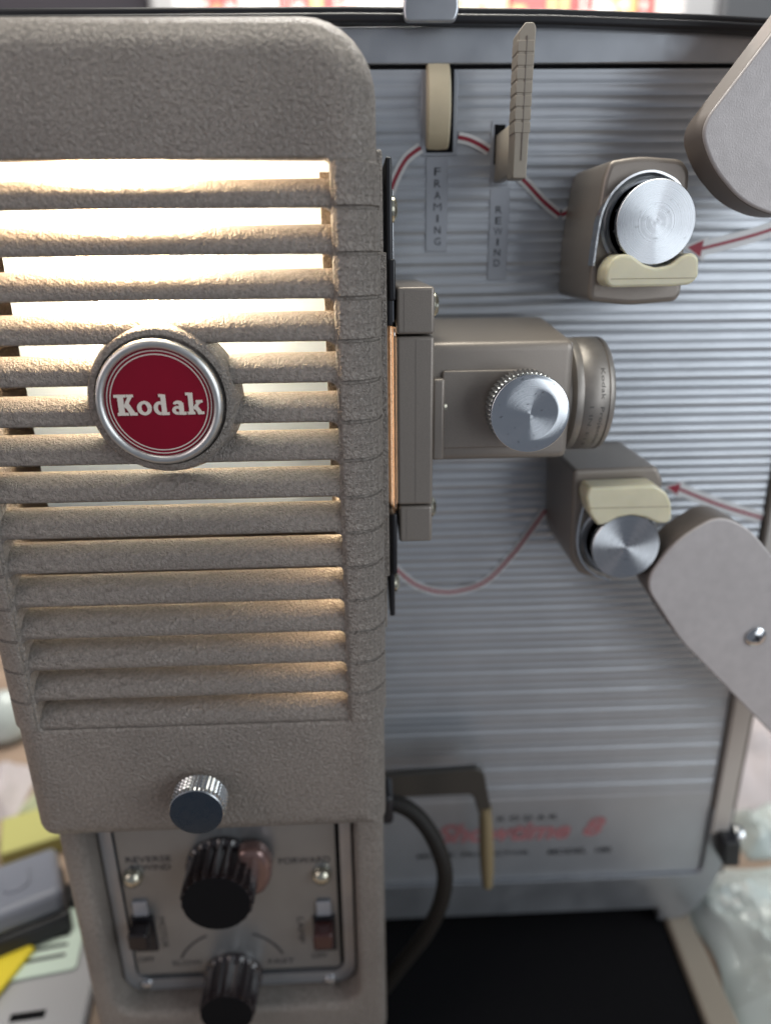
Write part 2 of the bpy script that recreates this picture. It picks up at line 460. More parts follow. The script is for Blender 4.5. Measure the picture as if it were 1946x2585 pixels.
def ring_poly(cx, cy, ro, rz, ri, rj, n=28):
    out = []
    for k in range(n):
        a0, a1 = 2*PI*k/n, 2*PI*(k+1)/n
        out.append([(cx+ro*math.cos(a0), cy+rz*math.sin(a0)), (cx+ro*math.cos(a1), cy+rz*math.sin(a1)), (cx+ri*math.cos(a1), cy+rj*math.sin(a1)), (cx+ri*math.cos(a0), cy+rj*math.sin(a0))])
    return out
def rc(x0, x1, y0, y1): return [(x0, y0), (x1, y0), (x1, y1), (x0, y1)]
letter([rc(393, 432, 690, 832), rc(369, 452, 687, 706), rc(383, 458, 813, 832), [(428, 768), (466, 700), (496, 700), (444, 782)], rc(456, 502, 687, 704),
        [(436, 762), (462, 744), (505, 818), (470, 826)], rc(466, 518, 813, 832)])
def o_polys(cx, cy, ro, rz, ri, rj): return ring_poly(cx, cy, ro, rz, ri, rj)
letter([p_ for i, p_ in enumerate(o_polys(571, 782, 50, 50, 21, 30))])
letter(o_polys(678, 784, 43, 48, 15, 28) + [rc(690, 722, 690, 832), rc(676, 706, 687, 705), rc(706, 739, 813, 832)])
letter(ring_poly(797, 801, 37, 31, 13, 12) + [rc(810, 840, 752, 832), [(770, 756), (777, 741), (800, 733), (826, 738), (839, 754), (812, 764), (800, 754), (786, 760)], rc(828, 857, 814, 832)])
letter([rc(876, 907, 682, 832), rc(860, 892, 680, 698), rc(864, 916, 814, 832), [(905, 782), (934, 748), (962, 748), (914, 800)], rc(926, 972, 734, 751),
        [(912, 786), (934, 772), (966, 820), (936, 824)], rc(934, 977, 814, 832)])
# ---- thumb knob on the cover
prof = [(.24, 0), (.24, .18), (.62, .19), (.68, .24)] ; rows = []
for k in range(12): prof.append((.70, .26+.04*k)); rows.append(len(prof)-1)
b = MB()
n = 120; vs = []; m = 0
pr2 = [(.3, 0, 0), (.3, .2, 0), (.62, .2, 0), (.67, .24, 0)] + [(.70, .27+.036*k, 1) for k in range(14)] + [(.67, .80, 0), (.62, .83, 0), (0.02, .835, 0)]
for j, (r, z, tt) in enumerate(pr2):
    for i in range(n):
        a = 2*PI*i/n
        rr = r - (.035*((i+j) % 3 == 0) if tt and j % 3 else (.035 if tt else 0))
        vs.append((rr*math.cos(a), rr*math.sin(a), z))
fs = [(j*n+i, j*n+(i+1) % n, (j+1)*n+(i+1) % n, (j+1)*n+i) for j in range(len(pr2)-1) for i in range(n)] + [tuple((len(pr2)-1)*n+i for i in range(n))]
b.add(vs, fs)
ck = b.build('cover_knob', 'knurled_chrome', proj, axis_y(-4.28, .02, 11.02), smooth=30)
MB().lathe([(.64, .815), (.655, .838), (.5, .845), (.01, .846)], 64).build('knob_face', 'dark_chrome', ck, axis_y(-4.28, .02, 11.02))

# ---- control console
cons = shell((HX0+.03, .40, -.2, 10.2), (.6, .3, .3, .6), .30, 1.0, 7.0, (-8.08, -.48, 1.42, 9.9, .75), .22, 1.95, True).build('control_console', 'crinkle_enamel', proj, smooth=40)
b = MB(); b.add(*(lambda A, B: ([(x, 1.93, z) for x, z in A]+[(x, 1.74, z) for x, z in A]+[(x, 1.74, z) for x, z in B]+[(x, 1.93, z) for x, z in B],
    [(j*len(A)+i, j*len(A)+(i+1) % len(A), (j+1)*len(A)+(i+1) % len(A), (j+1)*len(A)+i) for j in range(3) for i in range(len(A))]))(rrect(-7.98, -.58, 1.55, 9.8, .65), rrect(-7.62, -.92, 2.0, 9.6, .45)))
b.build('panel_bezel', 'plain_aluminium', cons, smooth=40)
MB().prism(rrect(-8.05, -.51, 1.47, 9.85, .72), 1.90, 1.945).build('gap_shade_sheet', 'black_matte', cons)  # black sheet added to paint the shade in gaps round bezel and panel
pan = MB().prism(rrect(-7.55, -1.05, 2.2, 9.5, .12), 1.76, 1.94).build('control_panel', 'panel_grey', cons, bevel=.02)
PY = 1.752
for s_, x, z, wd, ht in (('REVERSE', -6.65, 7.0, 1.35, .22), ('REWIND', -6.62, 6.68, 1.2, .22), ('FORWARD', -2.0, 6.72, 1.55, .24), ('ON', -7.2, 5.2, .42, .24), ('ON', -1.52, 5.05, .36, .24),
                         ('OFF', -7.22, 2.88, .5, .22), ('OFF', -1.72, 2.72, .5, .22), ('SLOW', -5.95, 2.66, .95, .2), ('FAST', -2.95, 2.55, .85, .2)):
    text_mesh('lettering', s_, x, z, PY, wd, ht, 'print_black', cons, bold=.01)
text_mesh('lettering', 'MOTOR', -6.55, 4.0, PY, 1.3, .2, 'print_black', cons, rot=-PI/2)
text_mesh('lettering', 'LAMP', -2.25, 3.85, PY, 1.1, .2, 'print_black', cons, rot=-PI/2)
for a0, a1 in ((2.0, 2.75), (.4, 1.15)):
    pts = [(-4.5+1.75*math.cos(a0+(a1-a0)*k/12), 2.2+1.75*math.sin(a0+(a1-a0)*k/12)) for k in range(13)]
    MB().ribbon(pts, .07, PY-.004).build('speed_mark', 'print_black', cons, smooth=0)
for x, z in ((-7.18, 6.35), (-1.5, 6.15)):
    MB().lathe([(.30, 0), (.29, .12), (.22, .22), (.10, .27), (0.005, .28)], 32).build('pilot_button', 'gilt_button', cons, axis_y(x, 1.74, z))
for x, z in ((-7.35, 1.78), (-1.42, 1.6)):
    sc_ = MB().lathe([(.20, 0), (.19, .05), (.12, .09), (0.005, .1)], 24).build('screw', 'polished_chrome', cons, axis_y(x, 1.74, z))
for x, z, mt in ((-7.12, 4.05, 'switch_black'), (-1.5, 3.75, 'rust_switch')):
    MB().box(x-.36, x+.36, 1.68, 1.75, z-.75, z+.72).build('switch_plate', 'black_plastic', cons, bevel=.03)
    MB().prism(round_poly([(x-.33, z-.05), (x+.28, z-.05), (x+.28, z+.58), (x-.33, z+.58)], .12), 1.15, 1.70).build('rocker_switch', mt, cons, bevel=.07)
    MB().box(x-.22, x+.22, 1.66, 1.76, z+.78, z+1.35).build('switch_marker', 'label_grey', cons, bevel=.02)
def fluted(r, h, teeth, depth):
    b = MB(); n = teeth*8
    prof = [(r*1.08, 0), (r*1.08, .12), (r*1.03, .2), (r*1.02, .3), (r, h-.14), (r*.95, h-.03), (r*.86, h), (.01, h)]
    b.lathe(prof, n, depth, teeth, (2, 3, 4, 5)); return b
sk = fluted(1.06, 1.35, 22, .12).build('selector_knob', 'fluted_black', proj, axis_y(-4.42, 1.75, 6.62), smooth=28)
wing = MB(); wing.prism(round_poly([(-3.9, 5.9), (-3.25, 6.0), (-2.95, 6.5), (-2.9, 7.2), (-3.2, 7.75), (-3.9, 7.7)], .3), 1.15, 1.72)
wing.build('pointer_wing', 'umber_gloss', sk, bevel=.2)
MB().lathe([(.97, 1.34), (.96, 1.356), (.01, 1.357)], 96).build('knob_cap', 'black_matte', sk, axis_y(-4.42, 1.75, 6.62))
vk = fluted(.86, 1.35, 18, .10).build('speed_knob', 'fluted_black', proj, axis_y(-4.52, 1.75, 2.1), smooth=28)
MB().lathe([(.79, 1.34), (.78, 1.356), (.01, 1.357)], 96).build('knob_cap', 'black_matte', vk, axis_y(-4.52, 1.75, 2.1))

# ---- side plate: concave horizontal flutes, every third one deeper
PX0, PX1, PZ0, PZ1 = -9.0, 12.86, 1.02, 28.42
FY = 6.0
pts = [(FY, 28.42), (FY, 28.36)]
z = 28.36
kk = 0
while z > 4.95:
    wd = .285 if kk % 3 == 2 else .268
    dp = .035 if kk % 3 == 2 else .021
    for i in range(1, 9):
        t = i/8
        pts.append((FY+dp*(1-(2*t-1)**2), z-wd*t))
    z -= wd; kk += 1
pts.append((FY, z-.02)); pts.append((FY, PZ0))
xs = [PX0, 0, 4, 8, PX1]; n = len(pts)
b = MB()
vs = [(x, y, z) for x in xs for y, z in pts]; fs = [(i*n+j, (i+1)*n+j, (i+1)*n+j+1, i*n+j+1) for i in range(len(xs)-1) for j in range(n-1)]
k = len(vs); vs += [(PX0, FY+.25, PZ1), (PX1, FY+.25, PZ1), (PX1, FY+.25, PZ0), (PX0, FY+.25, PZ0)]
fs += [(k, k+1, k+2, k+3)]
b.add(vs, fs)
plate = b.build('side_plate', 'fluted_aluminium', proj, smooth=35, recalc=False)
# case body behind the plate
MB().box(-9.0, 13.0, 6.3, 16, -.6, 29.1).build('case_body', 'arm_shade_brown', proj, bevel=.3)
# raised label patches
def patch(x0, x1, z0, z1, y=FY-.02, m='fluted_aluminium'):
    return MB().box(x0, x1, y, FY+.1, z0, z1).build('label_patch', m, plate, bevel=.012, seg=1)
patch(1.80, 2.74, 26.42, 28.42, m='label_grey'); patch(1.93, 2.52, 24.02, 26.40, m='label_grey'); patch(3.68, 4.22, 23.25, 25.62, m='label_grey'); patch(3.66, 4.15, 25.68, 27.25, m='label_grey')
LY = FY-.026
for i, ch in enumerate('FRAMING'): text_mesh('lettering', ch, 2.235+.004*i, 26.04-.292*i, LY, .05 if ch == 'I' else .21 if ch == 'M' else .17, .19, 'print_black', plate, bold=-.012 if ch == 'M' else .004)
for i, ch in enumerate('REWIND'): text_mesh('lettering', ch, 3.93, 25.08-.275*i, LY, .05 if ch == 'I' else .24 if ch == 'W' else .17, .18, 'print_black', plate, bold=-.012 if ch == 'W' else .004)
TY = FY-.022
def guide(pts, wr=.095, ww=.27, arrow=None):
    P = catmull(pts, 8)
    MB().ribbon(P, ww, TY).build('guide_line_border', 'print_white', plate, smooth=0)
    MB().ribbon(P, wr, TY-.006).build('guide_line', 'print_red', plate, smooth=0)
guide([(.95, 25.5), (1.12, 25.9), (1.4, 26.35), (1.78, 26.62)])
guide([(2.78, 26.86), (3.06, 26.80), (3.35, 26.68), (3.6, 26.54)])
guide([(4.3, 26.05), (4.68, 25.72), (5.15, 25.28), (5.62, 24.93)])
guide([(5.66, 24.93), (5.78, 24.98), (6.0, 25.1)])
guide([(.9, 14.6), (1.18, 14.26), (1.71, 13.8), (2.45, 13.53), (3.19, 13.55), (4.0, 13.87), (4.78, 14.73), (5.3, 15.5), (5.8, 16.3)])
def arrow(tip, neck, end, wr, hw):
    P = catmull([neck, ((neck[0]+end[0])/2, (neck[1]+end[1])/2-.06), end], 6)
    d = Vector((neck[0]-tip[0], neck[1]-tip[1])); L = d.length; d.normalize(); nn = Vector((-d.y, d.x))
    def head(g, back): 
        a = Vector(tip)-d*g*1.4; c = Vector(tip)+d*(L+back)
        return [(a.x, a.y), tuple(c+nn*(hw+g)), tuple(c-nn*(hw+g))]
    MB().ribbon(P, .40, TY).build('arrow_border', 'print_white', plate, smooth=0)
    MB().prism(head(.11, .12), TY-.004, TY).build('arrow_border', 'print_white', plate, smooth=0)
    MB().ribbon(P, wr, TY-.009).build('arrow_shaft', 'print_red', plate, smooth=0)
    MB().prism(head(0, 0), TY-.013, TY-.007).build('arrow_head', 'print_red', plate, smooth=0)
arrow((9.30, 24.06), (9.72, 24.02), (12.7, 24.85), .085, .23)
arrow((9.60, 16.97), (10.0, 16.90), (12.85, 15.85), .09, .20)
# name print
text_mesh('lettering', 'Showtime', 5.05, 3.36, TY, 5.15, .90, 'print_pink', plate, shear=.35, bold=.035)
text_mesh('lettering', '8', 8.52, 3.45, TY, .85, .90, 'print_pink', plate, shear=.35, bold=.04)
text_mesh('lettering', 'K O D A K', 5.95, 3.98, TY, 2.3, .24, 'print_black', plate, bold=.02)
text_mesh('lettering', 'MOVIE  PROJECTOR', 3.95, 2.28, TY, 4.3, .26, 'print_black', plate, bold=.02)
text_mesh('lettering', 'MODEL  180', 8.05, 2.28, TY, 2.45, .26, 'print_black', plate, bold=.02)

# ---- plate frame, top band and rims
def frame_prism(name, pts, y0, y1, m, bev=.08): return MB().prism(pts, y0, y1).build(name, m, proj, bevel=bev)
o = frame_prism('bottom_rail', round_poly([(-9, .98), (12.93, .98), (12.93, 4.1), (13.06, 4.1), (13.75, 4.1), (13.66, .7), (12.7, -1.25), (11.5, -1.35), (11.45, -.68), (-9, -.68)], [.02, .35, .02, .02, .02, 1.2, .6, .05, .05, .05], 6), 5.85, 7.6, 'plain_aluminium')
MB().prism(rrect(12.99, 13.66, 3.0, 29, .05), 5.80, 6.6).build('side_rail', 'frame_paint', proj, bevel=.12)
MB().prism(rrect(13.72, 14.05, .6, 29, .05), 6.2, 9.5).build('rear_edge', 'arm_shade_brown', proj, bevel=.1)
band = MB().box(-9, 14, 5.88, 6.3, 28.52, 29.34).build('top_band', 'plain_aluminium', proj, bevel=.04)
MB().box(-9, 14, 6.02, 6.3, 28.36, 28.56).build('shadow_gap', 'black_matte', proj)  # black strip painting in the shadow line below the band
rimp = [(-9.0, 29.34), (0, 29.38), (5, 29.33), (9.0, 29.20), (14, 28.95)]
def strip(name, top, bot, y0, y1, m, bev):
    return MB().prism([(x, z+top) for x, z in rimp]+[(x, z+bot) for x, z in rimp[::-1]], y0, y1).build(name, m, proj, bevel=bev)
strip('top_rim', .18, -.03, 5.55, 6.6, 'black_plastic', .07)
strip('top_rim_ridge', .40, .19, 5.85, 7.2, 'black_plastic', .08)
MB().prism(round_poly([(1.33, 29.28), (2.55, 29.28), (2.64, 29.5), (2.62, 30.0), (1.33, 30.0), (1.28, 29.5)], .12), 5.28, 5.46).build('spring_clip', 'plain_aluminium', proj, bevel=.06)
# ---- framing wheel and rewind lever
slot = MB().box(1.93, 2.64, FY-.045, FY+.05, 26.50, 28.62).build('wheel_slot', 'black_matte', proj)
MB().lathe([(1.20, -.30), (1.27, -.26), (1.28, 0), (1.27, .26), (1.20, .30)], 96, .012, 96, (1, 2, 3)).build('framing_wheel', 'cream_wheel', proj, axis_x(2.22, 6.72, 27.57), smooth=50)
MB().box(3.74, 4.02, FY-.045, FY+.05, 26.2, 27.15).build('lever_slot', 'black_matte', proj)
lev = MB().prism(round_poly([(3.72, 25.62), (4.05, 25.62), (4.11, 28.66), (4.05, 28.76), (3.86, 28.76), (3.72, 28.58)], .04, 3), 3.3, 3.95).build('rewind_lever', 'bone_lever', proj, bevel=.03)
MB().prism(round_poly([(3.78, 25.75), (4.02, 25.75), (4.02, 26.9), (3.78, 26.9)], .03, 2), 3.9, 6.1).build('lever_stem', 'bone_lever', lev, bevel=.03)
for i in range(7):
    zz = 28.42-.27*i
    MB().box(3.715-.012, 4.085, 3.285, 3.9, zz-.25+.022, zz-.0).build('grip_ridge', 'bone_lever', lev, bevel=.02, seg=2)
MB().box(3.90, 3.915, 3.278, 3.30, 26.0, 28.5).build('mould_line', 'arm_shade_brown', lev)

# ---- film gate
def gate_piece(name, x0, x1, z0, z1, y0, y1, m, bev=.05): return MB().box(x0, x1, y0, y1, z0, z1).build(name, m, gate, bevel=bev)
gate = MB().box(.66, .80, 1.5, 4.6, 22.45, 25.9).box(.66, .80, 1.5, 4.6, 15.08, 17.92).box(.66, .80, 2.6, 4.6, 17.9, 22.5).build('film_gate', 'black_plastic', proj, bevel=.05)
gate_piece('gate_strip', .70, .86, 23.0, 23.88, 1.42, 3.5, 'black_plastic'); gate_piece('gate_strip', .72, .86, 16.3, 17.95, 1.44, 3.5, 'black_plastic')
gate_piece('gate_foil', .81, .84, 22.5, 25.3, 1.9, 4.0, 'polished_chrome', .005)
b = MB(); b.add([(.668, 2.35, 17.95), (.872, 1.72, 17.95), (.876, 1.76, 17.95), (.69, 2.40, 17.95), (.668, 2.35, 22.4), (.872, 1.72, 22.4), (.876, 1.76, 22.4), (.69, 2.40, 22.4)],
    [(0, 1, 5, 4), (1, 2, 6, 5), (2, 3, 7, 6), (3, 0, 4, 7), (0, 3, 2, 1), (4, 5, 6, 7)])
b.build('bronze_rail', 'bronze_metal', gate)
for xr, yr, rr in ((.70, 2.12, .016), (.775, 1.9, .013), (.84, 1.72, .02)):
    MB().tube([(xr, yr, 18.0), (xr, yr, 20.0), (xr, yr, 22.38)], rr, 10).build('gate_rod', 'polished_chrome', gate)
for z in (24.9, 15.9):
    MB().lathe([(.28, 0), (.27, .06), (.16, .13), (.01, .14)], 24).build('gate_screw', 'gilt_button', gate, axis_x(.80, 1.9, z))
def gblock(z0, z1, x0=.88): 
    return MB().box(x0, 1.735, 1.5, 5.95, z0, z1).build('gate_block', 'satin_taupe', proj, bevel=.07, seg=4)
gb = [gblock(22.26, 23.29), gblock(18.16, 22.21), gblock(17.17, 18.12, .92)]
for o_, zc, xx in ((gb[0], (22.3, 23.2), 1.04), (gb[1], (18.2, 22.15), 1.31), (gb[2], (17.25, 18.05), 1.09)):
    MB().box(xx, xx+.012, 1.494, 1.52, zc[0], zc[1]).build('parting_line', 'arm_shade_brown', o_)
for o_, z in ((gb[0], 22.85), (gb[2], 17.75)):
    MB().lathe([(.30, 0), (.29, .10), (.20, .18), (.10, .2), (.01, .2)], 32).build('screw', 'gilt_button', o_, axis_x(1.735, 2.5, z))
# added strip lamp standing in for bulb light that escapes at the gate
gl = area('gate_fill', (.665, 1.95, 20.2), (1.6, 2.0, 20.2), 4.4, .22, .0008, (1, .80, .60))
gl.rotation_euler = Matrix(((0, 0, -1), (0, 1, 0), (1, 0, 0))).to_euler()

# ---- lens housing
def lens_block():
    b = MB()
    sec = round_poly([(2.0, 19.12), (2.0, 22.0), (5.6, 22.35), (5.6, 18.85)], [.22, .22, .6, .6], 6)   # (y, z)
    n = len(sec); xs = [(1.72, 0), (4.95, 0), (5.06, .03), (5.12, .10)]
    cy, cz = 3.8, 20.55
    vs = []
    for x, q in xs:
        for y, z in sec:
            d = Vector((y-cy, z-cz)).normalized(); vs.append((x, y-d.x*q, z-d.y*q))
    fs = [(j*n+i, j*n+(i+1) % n, (j+1)*n+(i+1) % n, (j+1)*n+i) for j in range(len(xs)-1) for i in range(n)] + [tuple(range(n)), tuple((len(xs)-1)*n+i for i in range(n))]
    b.add(vs, fs); return b
lens = lens_block().build('lens_housing', 'satin_taupe', proj, smooth=50)
MB().prism(rrect(1.98, 4.25, 19.46, 21.36, .08), 1.90, 2.1).build('focus_plate', 'satin_taupe', lens, bevel=.04)
cl = MB().box(1.735, 2.03, 1.72, 3.4, 19.22, 21.2).build('clamp_bar', 'satin_taupe', lens, bevel=.07)
MB().lathe([(.22, 0), (.21, .07), (.12, .12), (.01, .13)], 24).build('screw', 'gilt_button', lens, axis_x(2.03, 2.1, 20.5))
b = MB(); teeth = 52
b.lathe([(.5, 0), (.5, .25), (.86, .25), (.90, .29), (.925, .33), (.925, .80), (.90, .835), (.875, .845)], teeth*6, .045, teeth, (3, 4, 5, 6))
fk = b.build('focus_knob', 'knurled_chrome', proj, axis_y(3.88, 1.95, 20.51), smooth=40)
MB().lathe([(.905, .80), (.90, .84), (.885, .852), (.6, .853), (.3, .854), (.004, .855)], 96).build('knob_face', 'spun_aluminium', fk, axis_y(3.88, 1.95, 20.51) @ tr(0, 0, .25), smooth=40)
# barrel
brl = MB().lathe([(1.30, 0), (1.30, .16), (1.40, .22), (1.45, .25), (1.46, .40), (1.44, .43), (1.46, .46), (1.47, 1.00), (1.44, 1.03), (1.44, 1.05), (1.465, 1.07), (1.45, 1.16), (1.38, 1.22), (1.2, 1.24), (1.15, .9), (.01, .8)], 128).build('lens_barrel', 'barrel_metal', lens, axis_x(5.08, 3.55, 20.45), smooth=50)
text_mesh('engraving', 'Kodak  Projection', 5.95, 20.25, 0, 2.2, .13, 'engraved', lens, rot=-PI/2, wrap=(3.55, 20.45, 1.472))
text_mesh('engraving', '1 IN. f/1.9', 5.70, 19.75, 0, 1.3, .10, 'engraved', lens, rot=-PI/2, wrap=(3.55, 20.45, 1.470))

# ---- sprocket housings
def sprocket(up):
    if up:
        outl = round_poly([(5.74, 22.82), (5.72, 24.2), (5.86, 25.6), (5.98, 25.98), (6.7, 26.08), (7.7, 26.0), (7.92, 25.75), (7.98, 24.9), (8.08, 22.95), (7.95, 22.78), (6.8, 22.70)], [.18, .3, .3, .15, .3, .15, .15, .3, .12, .12, .3], 5)
    else:
        outl = round_poly([(5.72, 18.45), (5.78, 17.2), (5.82, 15.9), (6.12, 15.35), (6.6, 15.2), (7.75, 15.2), (8.25, 16.6), (8.22, 18.1), (8.0, 18.48)], [.15, .3, .3, .3, .3, .3, .3, .12, .12], 5)
    hs = MB().prism(outl, 3.2, 6.06).build('sprocket_housing', 'satin_taupe', proj, bevel=.13, seg=4)
    cx, cz = (6.98, 24.60) if up else (7.13, 16.42)
    m = axis_y(cx, 3.3, cz)
    b = MB(); b.lathe([(1.10, -.1), (1.10, .12), (1.04, .16), (.98, .13), (.95, .13), (.8, .14), (.8, .2), (.92, .2)], 96); b.build('roller_flange', 'plain_aluminium', hs, m, smooth=40)
    nt_ = 24
    b = MB(); b.lathe([(.80, .12), (.80, .45), (.86, .47), (.90, .50), (.90, .66), (.88, .69)], nt_*8, .02, nt_, (2,)); b.build('sprocket_roller', 'knurled_chrome', hs, m, smooth=40)
    MB().lathe([(.925, .66), (.93, .72), (.915, .735), (.6, .737), (.3, .738), (.004, .739)], 96).build('roller_face', 'roller_aluminium', hs, m, smooth=40)
    # sprocket teeth
    tm = None
    for k in range(12):
        a = 2*PI*k/12+.2
        wm = m @ Matrix.Rotation(a, 4, 'Z') @ tr(.83, 0, .40)
        if tm is None: tm = MB().box(-.04, .06, -.03, .03, -.05, .05).build('sprocket_tooth', 'black_plastic', hs, wm)
        else: share(tm, 'sprocket_tooth', hs, wm)
    # chrome film rail
    if up: P = [(7.72, 25.28), (7.45, 25.55), (6.95, 25.72), (6.45, 25.62), (6.05, 25.30), (5.83, 24.85), (5.76, 24.3), (5.72, 23.65)]
    else: P = [(6.95, 15.25), (6.5, 15.42), (6.12, 15.8), (5.93, 16.3), (5.92, 16.9), (6.0, 17.5), (6.1, 17.8)]
    MB().ribbon(catmull(P, 6), .05, 2.95, .4).build('film_rail', 'polished_chrome', hs, smooth=40)
    if up: G = [(6.02, 23.85), (6.2, 23.92), (6.42, 23.90), (6.75, 23.68), (7.05, 23.60), (7.4, 23.66), (7.65, 23.86), (7.85, 23.94), (8.03, 23.82), (8.08, 23.4), (7.92, 23.22), (7.5, 23.18), (6.0, 23.17), (5.85, 23.3), (5.86, 23.62)]
    else: G = [(5.92, 18.2), (7.65, 18.22), (8.0, 18.0), (8.16, 17.7), (8.22, 17.25), (8.1, 17.14), (7.85, 17.15), (7.5, 17.32), (7.13, 17.40), (6.75, 17.34), (6.45, 17.16), (6.25, 17.12), (6.0, 17.45), (5.86, 17.95)]
    gd = MB().prism(round_poly(G, .09, 3), 2.40, 3.12).build('film_guide', 'nylon_guide', hs, bevel=.07)
    zz = 23.36 if up else 17.62
    MB().box(5.98, 7.98 if up else 8.1, 2.394, 2.42, zz, zz+.012).build('mould_seam', 'brass_grip', hs)
sprocket(True); sprocket(False)

# ---- reel arms
up_arm = round_poly([(x_+.22, z_) for x_, z_ in [(7.48, 26.55), (9.25, 28.95), (11.6, 32.4), (15.5, 32.4), (12.6, 26.6), (11.2, 24.9), (9.7, 24.66), (8.7, 25.0), (7.9, 25.75)]], [.5, .3, .3, .3, 1, 1, 1, .7, .7], 8)
MB().prism(up_arm, 2.5, 2.62).build('reel_arm', 'arm_paint', proj, bevel=.05)
MB().prism([(x*.995+.05, z) for x, z in up_arm], 2.62, 3.6).build('reel_arm_shaded_side', 'arm_shade_brown', proj, bevel=.05)  # side of the same painted arm, its shade put into the colour
lo_arm = round_poly([(7.72, 15.35), (8.45, 16.6), (9.55, 17.32), (10.5, 16.85), (11.3, 15.95), (15.5, 11.6), (15.4, 7.4), (12.2, 10.2), (9.0, 13.5)], [.55, .6, .8, .5, .4, .3, .3, .4, .4], 8)
la = MB().prism(lo_arm, 2.5, 2.62).build('reel_arm', 'arm_paint', proj, bevel=.05)
MB().prism([(x*.995+.05, z) for x, z in lo_arm], 2.62, 3.6).build('reel_arm_shaded_side', 'arm_shade_brown', proj, bevel=.05)  # lower arm's side, likewise darkened in colour for shade
s1 = MB().lathe([(.30, 0), (.295, .04), (.23, .09), (.12, .115), (.01, .12)], 32).build('screw', 'polished_chrome', la, axis_y(11.15, 2.49, 13.56))
for a in (.5, .5+PI/2):
    wm = axis_y(11.15, 2.49, 13.56) @ Matrix.Rotation(a, 4, 'Z')
    MB().box(-.13, .13, -.025, .025, .10, .126).build('screw_slot', 'black_matte', la, wm)

# ---- threading lever, cord, latch, base
lv = MB().prism(round_poly([(-.5, 6.5), (-.5, 7.38), (3.7, 7.62), (3.92, 7.4), (4.25, 5.6), (3.80, 5.62), (3.55, 6.55)], [.05, .05, .15, .15, .05, .05, .2], 4), 4.45, 4.72).build('threading_lever', 'cord_rubber', proj, bevel=.08)
lv.data.materials[0] = MATS['bone_dark'] if 'bone_dark' in MATS else mat('bone_dark', (0.085, 0.08, 0.072), .4, .5)
MB().tube([(4.02, 4.6, 5.9), (4.08, 4.6, 5.0), (4.14, 4.6, 4.0), (4.2, 4.6, 3.0), (4.24, 4.6, 2.25)], [.22, .24, .26, .24, .18], 20).build('lever_grip', 'brass_grip', lv, smooth=60)
cp = catmull([(-.6, 3.0, 7.75), (.4, 3.0, 7.75), (1.25, 2.9, 7.45), (1.85, 2.7, 6.8), (2.25, 2.5, 5.9), (2.38, 2.4, 5.0), (2.2, 2.4, 3.8), (1.75, 2.5, 2.5), (1.0, 2.6, 1.1), (.2, 2.7, -.4), (-.6, 2.9, -1.5)], 8)
cord = MB().tube(cp, .26, 20).build('power_cord', 'cord_rubber', proj, smooth=60)
MB().box(-.4, .75, 2.5, 3.5, 7.2, 8.3).build('cord_socket', 'black_plastic', proj, bevel=.15)
lt = MB().prism(round_poly([(13.2, 3.2), (13.85, 3.15), (13.95, 2.0), (13.35, 2.0)], .1), 5.2, 6.5).build('latch', 'black_plastic', proj, bevel=.1)
MB().lathe([(.30, 0), (.34, .1), (.3, .3), (.1, .4), (.01, .4)], 24).build('latch_pin', 'polished_chrome', lt, axis_x(13.9, 5.9, 2.9))
b = MB(); b.add([(-9, 7.2, -1.55), (11.85, 7.2, -1.55), (11.30, -1.0, -1.55), (-9, -1.0, -1.55), (-9, 7.2, TZ+.01), (11.85, 7.2, TZ+.01), (11.30, -1, TZ+.01), (-9, -1.0, TZ+.01)],
                [(0, 1, 2, 3), (7, 6, 5, 4), (0, 4, 5, 1), (1, 5, 6, 2), (2, 6, 7, 3), (3, 7, 4, 0)])
b.build('base_tray', 'black_matte', proj, bevel=.05)
b = MB(); b.add([(11.95, 7.2, -1.35), (12.9, 7.2, -1.35), (12.6, -1.0, -1.35), (11.4, -1.0, -1.35), (11.95, 7.2, TZ+.01), (12.9, 7.2, TZ+.01), (12.6, -1, TZ+.01), (11.4, -1.0, TZ+.01)],
                [(0, 1, 2, 3), (7, 6, 5, 4), (0, 4, 5, 1), (1, 5, 6, 2), (2, 6, 7, 3), (3, 7, 4, 0)])
b.build('base_rim', 'bone_lever', proj, bevel=.12)

# ================================================================== clutter on the table
# grey plastic adapter leaning on a stack, left
ad = thing('power_adapter', (-14, 8.5, TZ), 'slate grey plastic adapter with black underside lying left of the projector', 'adapter')
m = tr(-14.35, 7.3, -.75) @ Matrix.Rotation(math.radians(27), 4, 'Z') @ Matrix.Rotation(math.radians(-14), 4, 'X')
MB().box(-2.6, 1.7, -1.8, 1.9, .0, 1.0).build('adapter_body', 'slate_plastic', ad, m, bevel=.3)
MB().prism(rrect(-.5, .5, -.9, .9, .48), -.1, .1).build('adapter_inset', 'slate_plastic', ad, m @ tr(.1, .1, 1.0) @ Matrix.Rotation(PI/2, 4, 'X'), bevel=.05)
MB().box(-2.65, 1.8, -1.85, 1.95, -.9, -.03).build('adapter_base', 'black_plastic', ad, m, bevel=.15)
MB().box(1.75, 2.9, -.6, .6, -.7, -.2).build('adapter_lip', 'black_plastic', ad, m, bevel=.1)
cd = thing('label_card', (-12.3, 5.8, TZ), 'pale mint printed card half under the grey adapter', 'card')
mc = tr(-12.4, 5.9, TZ+.75) @ Matrix.Rotation(math.radians(10), 4, 'Z')
MB().prism(rrect(-1.6, 1.0, -1.5, 1.3, .15), -.03, .03).build('card_sheet', 'card_mint', cd, mc @ Matrix.Rotation(PI/2, 4, 'X'))
for i in range(3):
    MB().box(-1.2, .5, -.7+.45*i, -.55+.45*i, .035, .04).build('card_print', 'print_black', cd, mc)
gs = MB().box(-2.2, 1.7, -2.2, 2.4, 0, .65).build('grey_box', 'paper_grey', None, tr(-12.1, 4.3, TZ+.01) @ Matrix.Rotation(math.radians(6), 4, 'Z'), bevel=.15)
